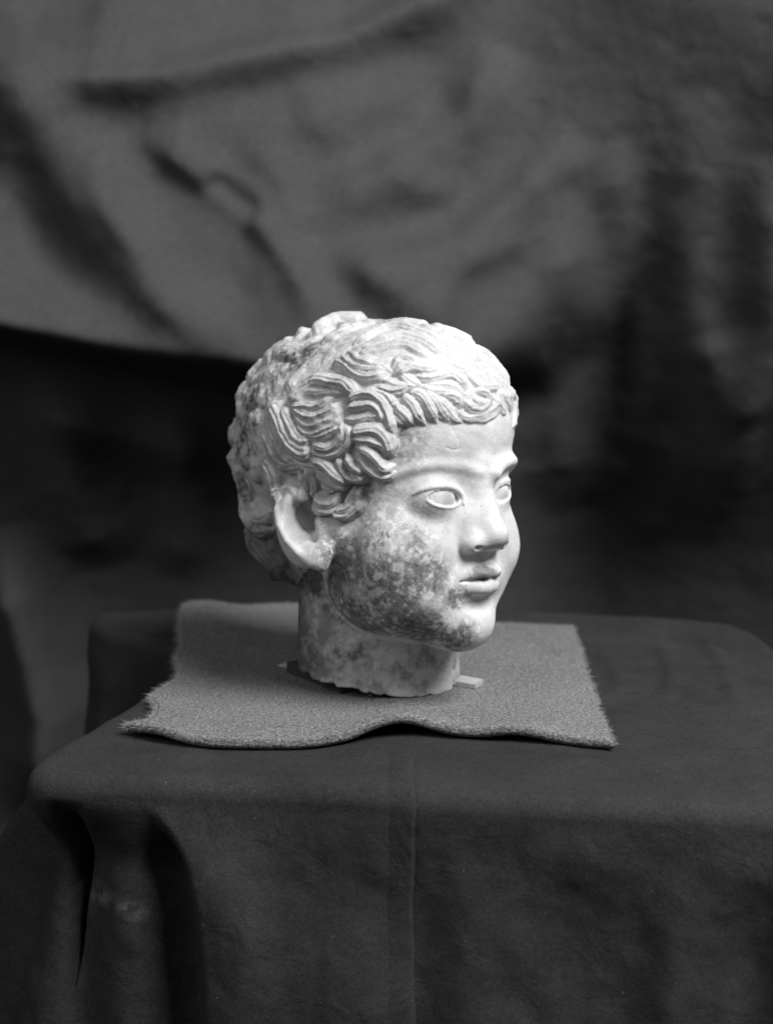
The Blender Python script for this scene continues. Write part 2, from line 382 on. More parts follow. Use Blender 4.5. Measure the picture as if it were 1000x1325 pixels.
# ---------------------------------------------------------------- backdrop: a dark sheet hung behind the table in one deep swag
M_BACK = cloth_material('backdrop_cotton', .060, weave=700., dust=.08, strength=.1)
YB = 0.62
xs = np.linspace(-900, 1900, 420); ys = np.linspace(-420, 1500, 320)
GX, GY = np.meshgrid(xs, ys)
edge = [(-500,330),(-100,375),(0,393),(100,412),(200,433),(300,444),(400,447),(520,446),(610,436),(655,410),(690,355),(720,285),(750,200),(785,100),(820,-50),(860,-300)]
d, sg, tt = poly_dist(GX, GY, edge); inside = sg < 0        # above / left of the hem of the swag
def blur(A, n):
    for _ in range(3):
        for ax in (0, 1):
            k = n*2+1; Pd = np.pad(A, [(n+1, n) if q == ax else (0, 0) for q in (0, 1)], mode='edge'); c = np.cumsum(Pd, ax)
            A = (np.take(c, np.arange(k, Pd.shape[ax]), ax)-np.take(c, np.arange(0, Pd.shape[ax]-k), ax))/k
    return A
mul = np.interp(tt, [0, .42, .55, .70, 1], [1, 1, .72, .42, .25])
body = blur(np.where(inside, .15*(1-sstep(d/620)), .15)*mul, 9)
soft = np.interp(tt, [0, .35, .55, .66, .75, 1], [48, 46, 110, 150, 200, 240])
mulb = blur(mul, 9)
dep = np.where(inside, body + .03*(1-sstep(d/120))*mulb, (body+.03*mulb)*(1-sstep(d/soft)))
dep = blur(dep, 1)
def fold(pts, w, h, one=0):
    global dep
    d, sg, tt = poly_dist(GX, GY, pts); e = np.minimum(1, np.minimum(tt, 1-tt)*5+.05)
    ww = np.where(sg*one > 0, w*.75, w*1.25) if one else w*1.2
    dep = dep + 1.45*h*np.exp(-(d/ww)**2)*e
fold([(20,95),(70,140),(130,205),(190,290),(250,365),(320,425)], 30, .026)
fold([(90,150),(160,235),(230,320),(300,400)], 24, -.014)
fold([(0,88),(130,112),(220,105),(330,80),(450,55),(560,0),(640,-80)], 30, .024, -1)
fold([(-20,150),(60,80),(130,60),(260,40)], 40, .012)
fold([(60,60),(200,85),(330,60),(480,10)], 40, .014)
fold([(380,150),(450,125),(560,120)], 34, .008)
fold([(300,470),(420,520),(600,560)], 40, .02)
fold([(30,520),(160,560),(300,600)], 30, .016)
fold([(640,60),(600,160),(500,230),(400,260)], 36, .016, 1)
fold([(200,150),(330,165),(520,140)], 40, .012)
fold([(330,300),(420,400),(470,440)], 30, .012)
fold([(190,165),(260,215),(330,262),(390,330),(430,400)], 24, .014, 1)
fold([(280,225),(350,275)], 12, -.012)
fold([(420,330),(500,340),(590,310),(660,255),(740,170)], 34, .022, -1)
fold([(450,300),(520,370),(590,420)], 26, .012)
fold([(40,130),(15,300),(10,420)], 30, .020)
fold([(700,250),(745,400),(735,560),(760,700)], 40, .022)
fold([(890,120),(870,300),(905,520),(930,740)], 36, .020)
fold([(960,200),(975,420),(950,700)], 26, .016)
fold([(820,330),(835,520),(800,700)], 22, .010)
fold([(900,430),(960,560)], 30, .008, 1)
fold([(100,480),(90,640),(120,760)], 40, .02)
fold([(220,500),(250,640),(220,780)], 30, .012)
fold([(140,180),(170,260),(240,340)], 18, .008)
fold([(330,180),(380,240),(400,300)], 18, .008)
fold([(480,190),(540,240),(600,250)], 20, .008)
fold([(540,400),(600,330),(680,300)], 18, .007)
fold([(120,10),(200,20),(300,5)], 24, .010)
fold([(780,180),(800,330),(770,470)], 24, .010)
fold([(860,560),(880,640),(860,760)], 20, .010)
fold([(-20,700),(20,860),(40,960),(30,1100)], 34, .05)
dep = dep - (.07*(GY-430)/500*sstep((GY-250)/500) + .05*sstep((GY-440)/420))
d_, sg_, _t = poly_dist(GX, GY, [(-300,60),(20,105),(70,175),(130,265),(200,345),(275,405),(340,447)]); dep = dep - np.where(sg_ > 0, .045*sstep(d_/75), 0)*(1-sstep((GY-330)/110))
dep = dep + .20*sstep((GX-640)/520) - .17*sstep((GY+80)/900)*sstep((GX-600)/220)
dep = dep + .011*fbm(np.stack([GX.ravel(), GY.ravel(), 0*GX.ravel()], 1).astype(F32), 130, 5, 70, .55).reshape(GX.shape)
B = pix_to_plane_y(GX, GY, YB); B[..., 1] -= dep
link_mesh('backdrop_cloth', B.reshape(-1, 3), grid_faces(*GX.shape)[:, ::-1], M_BACK, label='dark grey cloth hung in a deep sagging swag behind the table, out of focus', category='backdrop')

# ---------------------------------------------------------------- covered table
M_TC = cloth_material('table_twill', .030, weave=1100., dust=.28, strength=.7, lint=.16)
M_FLOOR = cloth_material('floor_boards', .03, weave=300.)
ZT = -0.0075
ctl = [(-.216,-.158),(-.194,-.085),(-.166,.0),(-.150,.075),(-.172,.135),(-.215,.170),(-.237,.212),(-.215,.236),(-.1,.252),(.05,.246),(.2,.222),(.262,.200),(.288,.160),(.298,.05),(.315,-.12),(.318,-.215),(.295,-.250),(.2,-.236),(.05,-.214),(-.09,-.190),(-.185,-.180)]
def closed_spline(pts, n):
    pts = np.array(pts); N = len(pts); P = []
    for i in range(N):
        a, b, c, d = pts[i-1], pts[i], pts[(i+1) % N], pts[(i+2) % N]
        for u in np.arange(0, 1, 1/40): P.append(.5*((2*b)+(c-a)*u+(2*a-5*b+4*c-d)*u*u+(-a+3*b-3*c+d)*u**3))
    P = np.array(P); s = np.concatenate([[0], np.cumsum(np.linalg.norm(np.diff(np.vstack([P, P[:1]]), axis=0), axis=1))])
    q = np.linspace(0, s[-1], n, endpoint=False); Pc = np.vstack([P, P[:1]]); return np.stack([np.interp(q, s, Pc[:, k]) for k in (0, 1)], 1)
NO = 900
O = closed_spline(ctl, NO)
tan = np.roll(O, -1, 0)-np.roll(O, 1, 0)
for _ in range(60): tan = (np.roll(tan, 1, 0)+tan+np.roll(tan, -1, 0))/3
tan /= np.linalg.norm(tan, axis=1, keepdims=True); nrm = np.stack([-tan[:, 1], tan[:, 0]], 1)
if ((O-O.mean(0))*nrm).sum() < 0: nrm = -nrm
cen = np.array([.04, .0])
rings = []
for k in np.linspace(0.02, 1, 150):
    q = cen + (O-cen)*k; inset = .010
    rings.append(np.column_stack([q - nrm*inset*k**3, np.full(NO, ZT)]))
R_ = .013
for a in np.linspace(0, math.pi/2, 12)[1:]:
    q = O - nrm*.010 + nrm*(R_*math.sin(a)); rings.append(np.column_stack([q, np.full(NO, ZT-R_*(1-math.cos(a)))]))
nTop = len(rings)
LEN = .55; ts = np.linspace(0, 1, 150)[1:]**1.15
xo, yo = O[:, 0], O[:, 1]
front = (yo < -.14)
def bump1(x, c, w): return np.exp(-((x-c)/w)**2)
for t in ts:
    z = ZT-R_-LEN*t; dz = LEN*t
    g = sstep(dz/.06); flare = .035*dz/LEN*1.6
    off = np.full(NO, 0.0) + flare
    # front panel and the deep pleat at the left corner
    fx = np.where(front, xo, 9)
    edgex = -.106 - .034*np.exp(-dz/.035) + .004*dz/.2
    step = sstep((edgex - xo)/.012)*front
    off = off - .032*sstep(dz/.05)*step
    off = off + .010*sstep(dz/.08)*bump1(fx, edgex+.022, .022)
    off = off + .018*sstep(dz/.06)*bump1(fx, -.155, .022) - .050*sstep(dz/.05)*sstep((-.177-.16*dz-fx)/.016)*front*sstep((xo+.208)/.01)
    off = off + sstep(dz/.10)*(.006*bump1(fx, -.02, .03) - .007*bump1(fx, .02, .018) + .006*bump1(fx, .05, .02) - .010*bump1(fx, .11+.2*dz, .05) + .010*bump1(fx, .175-.10*dz, .016) - .006*bump1(fx, .215, .014) + .012*bump1(fx, .26, .03))
    side = (~front)
    off = off + side*sstep(dz/.08)*.012*np.sin(np.arange(NO)*2*math.pi*23/NO)
    corner = np.exp(-(((xo+.215)**2+(yo+.125)**2)/.04**2))*(1-sstep((xo+.205)/.012)*front); off = off + corner*(.012*sstep(dz/.05)+.05*dz/.3)
    q = O + nrm*(R_-.010) + nrm*off[:, None]
    rings.append(np.column_stack([q, np.full(NO, z)]))
TV = np.array(rings); shp = TV.shape[:2]; P_ = TV.reshape(-1, 3).copy()
nz_ = fbm((P_*1000).astype(F32), 60, 4, 80)*.0016 + fbm((P_*1000*np.array([1.0, 1.0, .35])).astype(F32), 26, 3, 84)*.0007
kk = np.repeat(np.arange(shp[0]), NO)
N2 = np.tile(nrm, (shp[0], 1)); sk = np.clip((kk-nTop)/10, 0, 1)
P_[:, :2] += N2*(nz_*3.2*sk)[:, None]; P_[:, 2] += np.minimum(nz_*(1-sk), .0012) * (kk < nTop)
# a few long soft creases across the top
def crease(pts, w, h):
    global P_
    m = kk < nTop; q = pix_to_z(np.array([p[0] for p in pts]), np.array([p[1] for p in pts]), ZT)[:, :2]
    d, sg, tt = poly_dist(P_[m, 0], P_[m, 1], [tuple(a) for a in q]); P_[m, 2] += h*np.exp(-(d/w)**2)*np.minimum(1, np.minimum(tt, 1-tt)*4)
crease([(850,825),(870,870),(860,920)], .006, .0022); crease([(905,820),(935,860),(960,930)], .007, .003); crease([(780,860),(830,900),(900,915),(980,920)], .006, .002)
crease([(770,830),(800,870),(805,910)], .008, .002); crease([(700,990),(800,985),(930,975)], .010, .0015); crease([(880,985),(930,1010),(990,1015)], .006, .002)
crease([(120,795),(180,800),(240,800)], .007, .003); crease([(130,985),(200,975),(300,985)], .006, .0015)
fc = np.concatenate([[[0, 0, 0]]])
table = bpy.data.objects.new('draped_table', None); C.objects.link(table); table.location = (0, 0, 0)
table['label'] = 'table draped in dark grey twill cloth with a deep pleat at its left corner'; table['category'] = 'table'
seam = pix_to_z(np.array([532.]), np.array([950.]), ZT)[0, 0]
tcl = link_mesh('tablecloth', P_, grid_faces(shp[0], NO, True), M_TC, table)
# a chalky rub mark on the pleat
d_, sg_, t_ = poly_dist((P_[:, 0]), (P_[:, 2]), [(-.187, -.090), (-.176, -.088), (-.160, -.091), (-.150, -.094)])
ck = np.clip(1-d_/.008, 0, 1)*(P_[:, 1] < -.1)*np.clip(.5+1.6*fbm((P_*1000).astype(F32), 5, 3, 130), 0, 1)*.10
at_ = tcl.data.attributes.new('chalk', 'FLOAT', 'POINT'); at_.data.foreach_set('value', ck.astype(F32))
# the hemmed edge of the front sheet, lying over the cloth down the middle of the front
dif = np.abs(xo-seam)+np.where(front, 0, 9); js = int(np.argmin(dif))
sv = []; TVd = P_.reshape(shp[0], NO, 3)
for k in range(100, shp[0]):
    sg_ = TVd[k, js-70:js+70]; o_ = np.argsort(sg_[:, 0]); sg_ = sg_[o_]
    a_ = np.clip((k-(nTop-12))/11, 0, 1)*math.pi/2; n3 = np.array([nrm[js, 0]*math.sin(a_), nrm[js, 1]*math.sin(a_), math.cos(a_)])
    xq = seam + .0007*math.sin(k*.13) + .0004*math.sin(k*.41)
    for dx, hh_ in ((-.0008, -.0010), (-.0003, .0022), (.002, .0027), (.007, .0018), (.012, .0009), (.0175, -.0010)):
        x_ = xq-dx; sv.append(np.array([x_, np.interp(x_, sg_[:, 0], sg_[:, 1]), np.interp(x_, sg_[:, 0], sg_[:, 2])]) + n3*hh_)
sv = np.array(sv); ns = shp[0]-100
link_mesh('hem', sv, grid_faces(ns, 6)[:, ::-1], M_TC, table)
fl = link_mesh('floor', [(-3, -3, ZT-R_-LEN-.002), (3, -3, ZT-R_-LEN-.002), (3, 3, ZT-R_-LEN-.002), (-3, 3, ZT-R_-LEN-.002)], np.array([[0, 1, 2, 3]]), M_FLOOR, kind='structure')

# ---------------------------------------------------------------- felt mat
M_FELT = cloth_material('felt', .16, weave=560., dust=.12, strength=1.0, grain=.8)
NU, NVv = 300, 150
def pl(pts, n): 
    p = spline(pts, 200); s = np.concatenate([[0], np.cumsum(np.linalg.norm(np.diff(p, axis=0), axis=1))]); q = np.linspace(0, s[-1], n); return np.stack([np.interp(q, s, p[:, k]) for k in (0, 1)], 1)
frontE = pl([(163,938),(230,951),(300,957),(380,957),(440,951),(480,944),(525,941),(580,942),(640,946),(700,949),(750,954),(795,958)], NU)
backE = pl([(243,783),(300,785),(360,779),(450,782),(560,796),(640,803),(700,806),(740,807)], NU)
leftE = pl([(163,938),(190,931),(204,915),(196,900),(215,886),(232,872),(228,850),(233,830),(231,810),(243,783)], NVv)
rightE = pl([(795,958),(785,938),(776,915),(766,885),(756,855),(748,828),(740,807)], NVv)
f3, b3, l3, r3 = [pix_to_z(e[:, 0], e[:, 1], 0.0)[:, :2] for e in (frontE, backE, leftE, rightE)]
u = np.linspace(0, 1, NU)[None, :, None]; v = np.linspace(0, 1, NVv)[:, None, None]
Fp = (1-v)*f3[None]+v*b3[None] + (1-u)*l3[:, None]+u*r3[:, None] - ((1-u)*(1-v)*f3[0]+u*(1-v)*f3[-1]+(1-u)*v*b3[0]+u*v*b3[-1])
uu, vv = u[..., 0]+0*v[..., 0], v[..., 0]+0*u[..., 0]
lift = (.0085*np.exp(-((uu-.56)/.085)**2) + .004*np.exp(-((uu-.80)/.07)**2))*np.exp(-(vv/.16)**2) + .004*np.exp(-((uu-.06)/.06)**2)*np.exp(-(vv/.10)**2) + .006*np.exp(-((uu-.05)/.10)**2)*np.exp(-((vv-.95)/.12)**2)
eps = fbm(np.stack([uu.ravel()*300, vv.ravel()*200, 0*uu.ravel()], 1).astype(F32), 30, 3, 90).reshape(uu.shape)*.0012
edge_d = np.minimum(np.minimum(uu, 1-uu)*.31, np.minimum(vv, 1-vv)*.25)
rnd = .0024*(1-np.sqrt(np.clip(1-(1-np.clip(edge_d/.0028, 0, 1))**2, 0, 1)))
fuzz = fbm(np.concatenate([Fp.reshape(-1, 2)*1000, np.zeros((NU*NVv, 1))], 1).astype(F32), 2.2, 2, 95).reshape(uu.shape)*.0005
zt_ = lift+eps-rnd+fuzz; zb_ = np.maximum(lift+eps*.5-.0068+rnd, ZT+.0005)
top = np.concatenate([Fp, zt_[..., None]], 2); bot = np.concatenate([Fp, zb_[..., None]], 2)
ftop = grid_faces(NVv, NU); nb = NU*NVv
loop = np.concatenate([np.arange(NU), NU*np.arange(1, NVv)+NU-1, (NVv-1)*NU+np.arange(NU-2, -1, -1), NU*np.arange(NVv-2, 0, -1)])
l2 = np.roll(loop, -1)
FV = np.concatenate([top.reshape(-1, 3), bot.reshape(-1, 3)]); FFq = np.concatenate([ftop, ftop[:, ::-1]+nb, np.stack([loop, loop+nb, l2+nb, l2], 1)])
felt = link_mesh('felt_mat', FV, FFq, M_FELT, label='thick grey felt mat with fuzzy edges spread over the dark tablecloth', category='mat')
# loose fibres of the felt
g = np.random.default_rng(5); tv = top.reshape(-1, 3); nf = 42000
wts = np.where(edge_d.ravel() < .002, 9.0, 1.0) + 7.0*((uu.ravel() < .004)); wts /= wts.sum()
idx = g.choice(len(tv), nf, p=wts); base = tv[idx] + np.column_stack([g.normal(0, .0008, (nf, 2)), g.uniform(-.0015, .0001, nf)])
isl = (uu.ravel()[idx] < .01); ise = edge_d.ravel()[idx] < .002
out = np.column_stack([np.where(uu.ravel()[idx] < .01, -1, 0)+np.where(uu.ravel()[idx] > .99, 1, 0), np.where(vv.ravel()[idx] < .01, -1, 0)+np.where(vv.ravel()[idx] > .99, 1, 0), np.zeros(nf)])
dr = g.normal(0, 1, (nf, 3)); dr[:, 2] = np.abs(dr[:, 2])*.35+.08; dr += out*1.2; dr /= np.linalg.norm(dr, axis=1, keepdims=True)
ln = g.uniform(.0008, .0026, nf)*np.where(isl, g.uniform(.9, 3.0, nf), np.where(ise, g.uniform(1, 2.0, nf), 1)); wd_ = .00007
sd = np.cross(dr, g.normal(0, 1, (nf, 3))); sd /= np.linalg.norm(sd, axis=1, keepdims=True)
bend = g.normal(0, .3, (nf, 3)); bend[:, 2] = -np.abs(bend[:, 2])*.3
m1 = base+dr*ln[:, None]*.5; m2 = base+dr*ln[:, None]+bend*ln[:, None]*.6
m2[:, 2] = np.maximum(m2[:, 2], ZT+.0006)
vvv = np.stack([base-sd*wd_, base+sd*wd_, m1+sd*wd_*.9, m1-sd*wd_*.9, m2+sd*wd_*.4, m2-sd*wd_*.4], 1).reshape(-1, 3)
b0 = np.arange(nf)*6; fq = np.concatenate([np.stack([b0, b0+1, b0+2, b0+3], 1), np.stack([b0+3, b0+2, b0+4, b0+5], 1)])
fib, nt_, bb = new_mat('felt_fibre'); bb.inputs['Base Color'].default_value = (.32, .32, .32, 1); bb.inputs['Roughness'].default_value = .8
link_mesh('fibre', vvv, fq, fib, felt, kind='stuff')

# ---------------------------------------------------------------- shims under the neck
def wood_material(name, v):
    m, nt, b = new_mat(name); L = nt.links.new; tc = node(nt, 'ShaderNodeTexCoord'); mp = node(nt, 'ShaderNodeMapping'); mp.inputs['Scale'].default_value = (60, 900, 900); L(tc.outputs['Object'], mp.inputs['Vector'])
    n = node(nt, 'ShaderNodeTexNoise', Scale=1.0, Detail=4.0); L(mp.outputs[0], n.inputs['Vector']); r = node(nt, 'ShaderNodeMapRange'); L(n.outputs['Fac'], r.inputs['Value']); r.inputs[3].default_value = v*.5; r.inputs[4].default_value = v*1.5; L(r.outputs[0], b.inputs['Base Color']); b.inputs['Roughness'].default_value = .6
    bp = node(nt, 'ShaderNodeBump', Strength=.4, Distance=.0005); L(n.outputs['Fac'], bp.inputs['Height']); L(bp.outputs[0], b.inputs['Normal']); return m
def shim(name, a, b_, width, t0, t1, z0, mat, ends=None, parent=None):
    """tapering slip of wood from world point a to b_, thickness t0 at a and t1 at b_"""
    a = np.array(a); b_ = np.array(b_); d = b_-a; L_ = np.linalg.norm(d); d = d/L_; s_ = np.array([-d[1], d[0]]); n = 10; rows = []
    r = random.Random(len(name)+int(L_*1e4))
    for i in range(n+1):
        t = i/n; c = a + d*L_*t; th = t0+(t1-t0)*t; w0 = width/2*(1+r.uniform(-.04, .04)); bv = min(.0006, th*.3)
        for (x, z) in ((-w0, 0), (-w0, th-bv), (-w0+bv, th), (w0-bv, th), (w0, th-bv), (w0, 0)): rows.append((*(c+s_*x), z0+z))
    V_ = np.array(rows); nv = 6; f = []
    for i in range(n):
        for j in range(nv): f.append((i*nv+j, i*nv+(j+1) % nv, (i+1)*nv+(j+1) % nv, (i+1)*nv+j))
    f += [(0, 5, 4, 1), (1, 4, 3, 2)]; e = n*nv; f += [(e, e+1, e+4, e+5), (e+1, e+2, e+3, e+4)]
    me = bpy.data.meshes.new(name); me.from_pydata([tuple(x) for x in V_], [], [tuple(q) for q in f]); me.materials.append(mat); me.update()
    o = bpy.data.objects.new(name, me); C.objects.link(o); o.parent = parent; return o
def ear_parts(P, D, s=1, hair=None):       # returns D with ear; s=1 near (right) ear
    f = (lambda q: (q[0]*s, q[1], q[2]))
    lo = np.array([45, -60, -60]); hi = np.array([120, 60, 50])
    if s < 0: lo, hi = np.array([-120, -60, -60]), np.array([-45, 60, 50])
    m = near(P, lo, hi)
    if not m.any(): return
    Q = P[m].copy(); Q[:, 0] *= s
    d = D[m]
    R = axes((0.68, 0.72, 0.12), (-0.1, -0.42, 0.9))
    d = smin(d, ell(Q, onX(432, 692, 62), (10, 14, 20)), 12)          # flesh in front of the ear
    hz = 0 if hair is None else hair[m]
    d = d - hz
    h = ell(Q, EAR_HOLE, (11, 10, 15), R)
    d = smax(d, -(h + (0 if hair is None else 20*np.clip(hz-3.0, 0, 1))), 2.5)
    e = ell(Q, EAR_C, (26, 16, 9), R)
    e = smax(e, -ell(Q, EAR_C + R @ np.array([3.0, -1.0, 13.5]), (24.5, 14, 12.5), R), 2.5)
    e = smax(e, -h, 4)
    for pts, r, k, sg in EAR_TUBES:
        t = np.full(len(Q), 1e3, F32)
        for i in range(len(pts)-1): t = np.minimum(t, capsule(Q, pts[i], pts[i+1], r[i], r[i+1]))
        e = smin(e, t, k)
    e = e - (0 if hair is None else hz*.7*np.clip((Q[:, 2]-10)/5, 0, 1))
    D[m] = smin(d, e, 2.5)
def onX(px, py, X):
    o, d = ray(px, py); t = (X-o[0])/d[0]; return o+t*d
EAR_C = (onX(390, 685, 76))
EAR_HOLE = onX(401, 668, 73)
EAR_TUBES = [
 ([onX(363, 640, 80), onX(358, 660, 87), onX(361, 680, 90), onX(371, 700, 90), onX(385, 715, 88), onX(402, 728, 84), onX(415, 731, 80)], [2, 2.0, 2.1, 2.3, 2.6, 3.2, 4.5], 3.5, 1),
 ([onX(397, 710, 80), onX(408, 718, 79), onX(416, 717, 77), onX(419, 708, 74)], [5.5, 7.5, 7.8, 6.0], 5, 1),
 ([onX(417, 676, 70), onX(417, 690, 71)], [5.0, 4.0], 4, 1),
]

# ---- carved locks, traced over the near side: (points, half width mm, height mm, strand count)
LOCKS = [
# curls at the temple above the ear
([(358,525),(369,543),(376,565),(387,579),(401,586),(412,583)], 4.0, 5.8, 2),
([(372,528),(379,548),(388,566),(400,575),(409,570)], 2.6, 5.0, 1),
([(351,539),(360,559),(369,581),(380,597),(394,599)], 2.8, 4.0, 2),
([(381,523),(399,500),(417,494),(434,498),(452,500),(466,514)], 3.2, 5.5, 2),
([(383,527),(399,530),(417,529),(435,516)], 2.3, 5.0, 1),
([(385,530),(398,541),(416,543),(434,534),(443,523)], 2.4, 5.0, 1),
([(387,539),(398,552),(417,552),(437,543),(446,530)], 2.4, 4.4, 1),
([(389,550),(401,563),(419,561),(439,552),(448,539)], 2.4, 4.2, 1),
([(412,574),(426,581),(441,577),(449,561),(448,545)], 3.0, 6.2, 2),
([(411,584),(426,590),(444,586),(455,574),(457,559),(448,548)], 2.4, 5.4, 1),
([(452,521),(466,514),(484,512),(498,524),(508,545),(511,563)], 2.6, 6.0, 1),
([(452,530),(470,527),(486,526),(496,536),(500,550)], 2.6, 5.2, 1),
([(450,543),(466,545),(484,538),(498,539)], 2.3, 3.8, 1),
([(457,557),(477,555),(495,554),(506,568),(511,588)], 3.2, 6.2, 2),
([(459,566),(477,568),(497,572),(507,585)], 2.6, 5.4, 1),
([(466,577),(482,584),(493,597),(502,606),(511,602)], 3.0, 7.0, 2),
([(465,584),(474,597),(487,610),(501,616),(510,610)], 2.4, 5.6, 1),
([(452,586),(458,599),(468,608),(479,608)], 3.0, 6.4, 2),
([(441,590),(446,606),(455,618),(470,620),(479,614)], 2.4, 5.0, 1),
([(408,595),(425,597),(437,610),(448,621),(456,624)], 3.0, 6.2, 1),
([(413,606),(426,617),(441,627),(454,628)], 2.4, 5.4, 1),
([(419,622),(430,631),(443,632)], 2.0, 4.4, 1),
([(410,635),(422,646),(436,646),(445,636)], 2.8, 6.0, 1),
([(408,646),(419,656),(434,657),(443,649)], 2.4, 5.4, 1),
([(437,658),(452,656),(464,645),(470,629)], 2.4, 4.8, 1),
([(434,665),(452,668),(465,658),(471,642)], 2.4, 4.6, 1),
([(450,650),(459,640),(461,628)], 2.2, 3.8, 1),
([(390,611),(399,626),(403,648)], 2.6, 5.0, 1),
([(399,604),(409,620),(410,642)], 2.6, 5.2, 1),
([(372,629),(387,630),(396,642)], 3.0, 5.5, 1),
([(349,592),(358,610),(363,630),(371,642),(380,640)], 4.6, 6.0, 1),
([(344,559),(354,577),(363,595),(376,605),(399,600)], 2.8, 3.6, 2),
([(420,607),(400,600),(385,603)], 2.2, 2.8, 1),
([(392,537),(410,546),(428,540),(444,532)], 1.6, 3.6, 0),
([(396,546),(412,556),(430,549),(446,538)], 1.6, 3.4, 0),
([(400,560),(418,568),(434,562),(447,550)], 2.2, 4.2, 1),
([(384,514),(400,508),(418,510),(436,506),(450,512)], 2.0, 3.2, 1),
# top, near side
([(438,470),(452,478),(466,490),(483,492),(504,485)], 3.4, 5.0, 2),
([(446,466),(459,478),(473,485),(490,484),(505,483)], 2.2, 5.8, 1),
([(452,461),(466,470),(479,478),(496,480),(508,483)], 2.4, 6.0, 1),
([(468,463),(482,474),(496,472),(507,468)], 2.4, 3.6, 1),
([(455,462),(479,453),(498,444),(518,437),(536,440),(552,447),(570,462)], 3.4, 4.6, 2),
([(466,464),(490,456),(510,449),(529,450),(543,459),(556,464)], 3.0, 4.4, 1),
([(462,449),(479,438),(501,429),(524,428),(545,434),(566,446),(583,460)], 3.2, 4.8, 2),
([(420,447),(441,436),(462,428),(479,423),(505,419)], 3.4, 4.6, 1),
([(404,440),(420,432),(440,421),(460,413),(478,406)], 5.2, 7.5, 0),
([(500,414),(516,415),(535,418),(555,424)], 4.5, 5.0, 2),
([(555,424),(575,428),(595,436),(612,447)], 4.2, 4.4, 2),
([(560,438),(580,446),(600,456),(618,470)], 3.6, 3.8, 2),
([(570,456),(592,466),(612,480),(630,492)], 3.6, 3.8, 2),
([(586,474),(605,482),(622,492),(636,508)], 3.2, 3.6, 2),
([(610,452),(630,462),(645,478),(655,498)], 3.6, 4.0, 2),
([(628,480),(643,492),(653,508),(658,524)], 3.2, 3.6, 2),
([(510,478),(518,466),(529,466),(540,478)], 2.4, 5.2, 1),
([(512,484),(521,475),(532,476),(540,484)], 2.0, 4.4, 1),
([(511,486),(532,480),(552,483),(570,480)], 2.6, 4.6, 1),
([(518,486),(530,495),(545,502)], 2.8, 4.0, 1),
([(498,495),(518,503),(540,503)], 2.6, 4.2, 1),
([(487,504),(510,509),(534,505)], 2.8, 4.4, 1),
([(468,512),(490,509),(506,516),(513,530)], 2.6, 4.6, 1),
# fringe
([(513,524),(520,534),(527,543),(535,549)], 2.6, 5.8, 1),
([(511,533),(517,545),(528,550)], 2.0, 3.6, 1),
([(523,512),(532,525),(537,538),(548,549)], 3.0, 4.6, 2),
([(533,509),(548,517),(556,532),(565,547)], 3.0, 4.8, 2),
([(545,508),(561,517),(571,532),(582,546)], 3.0, 4.6, 2),
([(565,516),(577,528),(587,543),(596,546)], 2.4, 4.4, 1),
([(572,513),(585,512),(594,520),(591,532)], 2.6, 5.0, 1),
([(545,504),(562,508),(580,510)], 2.6, 4.4, 1),
([(536,491),(554,493),(572,487),(586,487),(597,496),(600,506)], 2.6, 4.4, 1),
([(552,500),(570,500),(588,502),(598,512)], 2.6, 4.0, 1),
([(599,522),(608,531),(622,531),(631,521),(626,510),(610,508)], 2.6, 4.6, 1),
([(610,516),(617,524),(627,524)], 2.2, 4.0, 1),
([(588,530),(600,540),(619,538),(633,529),(646,521)], 2.4, 3.8, 1),
([(600,545),(619,543),(635,539),(646,528)], 1.8, 3.0, 1),
([(604,488),(613,500),(628,505),(640,500)], 2.6, 4.4, 1),
([(636,516),(645,526),(654,536)], 2.6, 3.4, 1),
([(646,508),(655,520),(660,534)], 2.4, 3.4, 1),
([(655,503),(663,516),(667,532),(663,552)], 3.0, 4.0, 1),
# nape and the worn back
([(295,585),(300,603),(307,621),(313,638),(323,653),(330,668),(342,686)], 3.6, 7.0, 1),
([(312,612),(322,630),(331,643)], 2.6, 4.6, 1),
([(306,600),(316,620),(324,640)], 2.4, 4.2, 1),
([(328,640),(331,658),(339,671),(352,676)], 2.4, 5.4, 1),
([(338,645),(342,660),(350,668),(356,660)], 3.2, 6.4, 1),
([(325,664),(333,681),(348,688),(360,684)], 2.8, 5.4, 1),
([(320,680),(333,703),(346,718),(356,734),(362,752)], 3.4, 5.4, 1),
([(334,692),(345,710),(358,728),(368,748)], 3.0, 5.4, 1),
([(352,700),(362,718),(372,735)], 3.0, 4.2, 1),
([(341,471),(352,455),(366,444),(384,438)], 4.0, 4.4, 1),
([(302,520),(314,503),(328,492)], 4.5, 3.7, 1),
([(328,494),(336,474),(344,462)], 4.2, 3.9, 1),
([(352,470),(362,456),(376,458),(388,466)], 4.5, 4.0, 0),
([(384,432),(394,427),(404,432)], 5.0, 4.8, 0),
([(299,545),(306,560),(303,580)], 5.0, 3.7, 0),
([(318,560),(330,548),(342,540)], 4.5, 2.9, 0),
([(345,490),(358,484),(372,488)], 4.2, 2.4, 0),
([(322,520),(334,512),(346,508)], 4.5, 2.7, 0),
([(330,590),(338,602),(336,620)], 3.4, 4.6, 0),
([(310,575),(320,590),(322,606)], 4.0, 2.7, 0),
]
def base_head(P):
    D = carved_face(P); ear_parts(P, D, 1); ear_parts(P, D, -1)
    return D
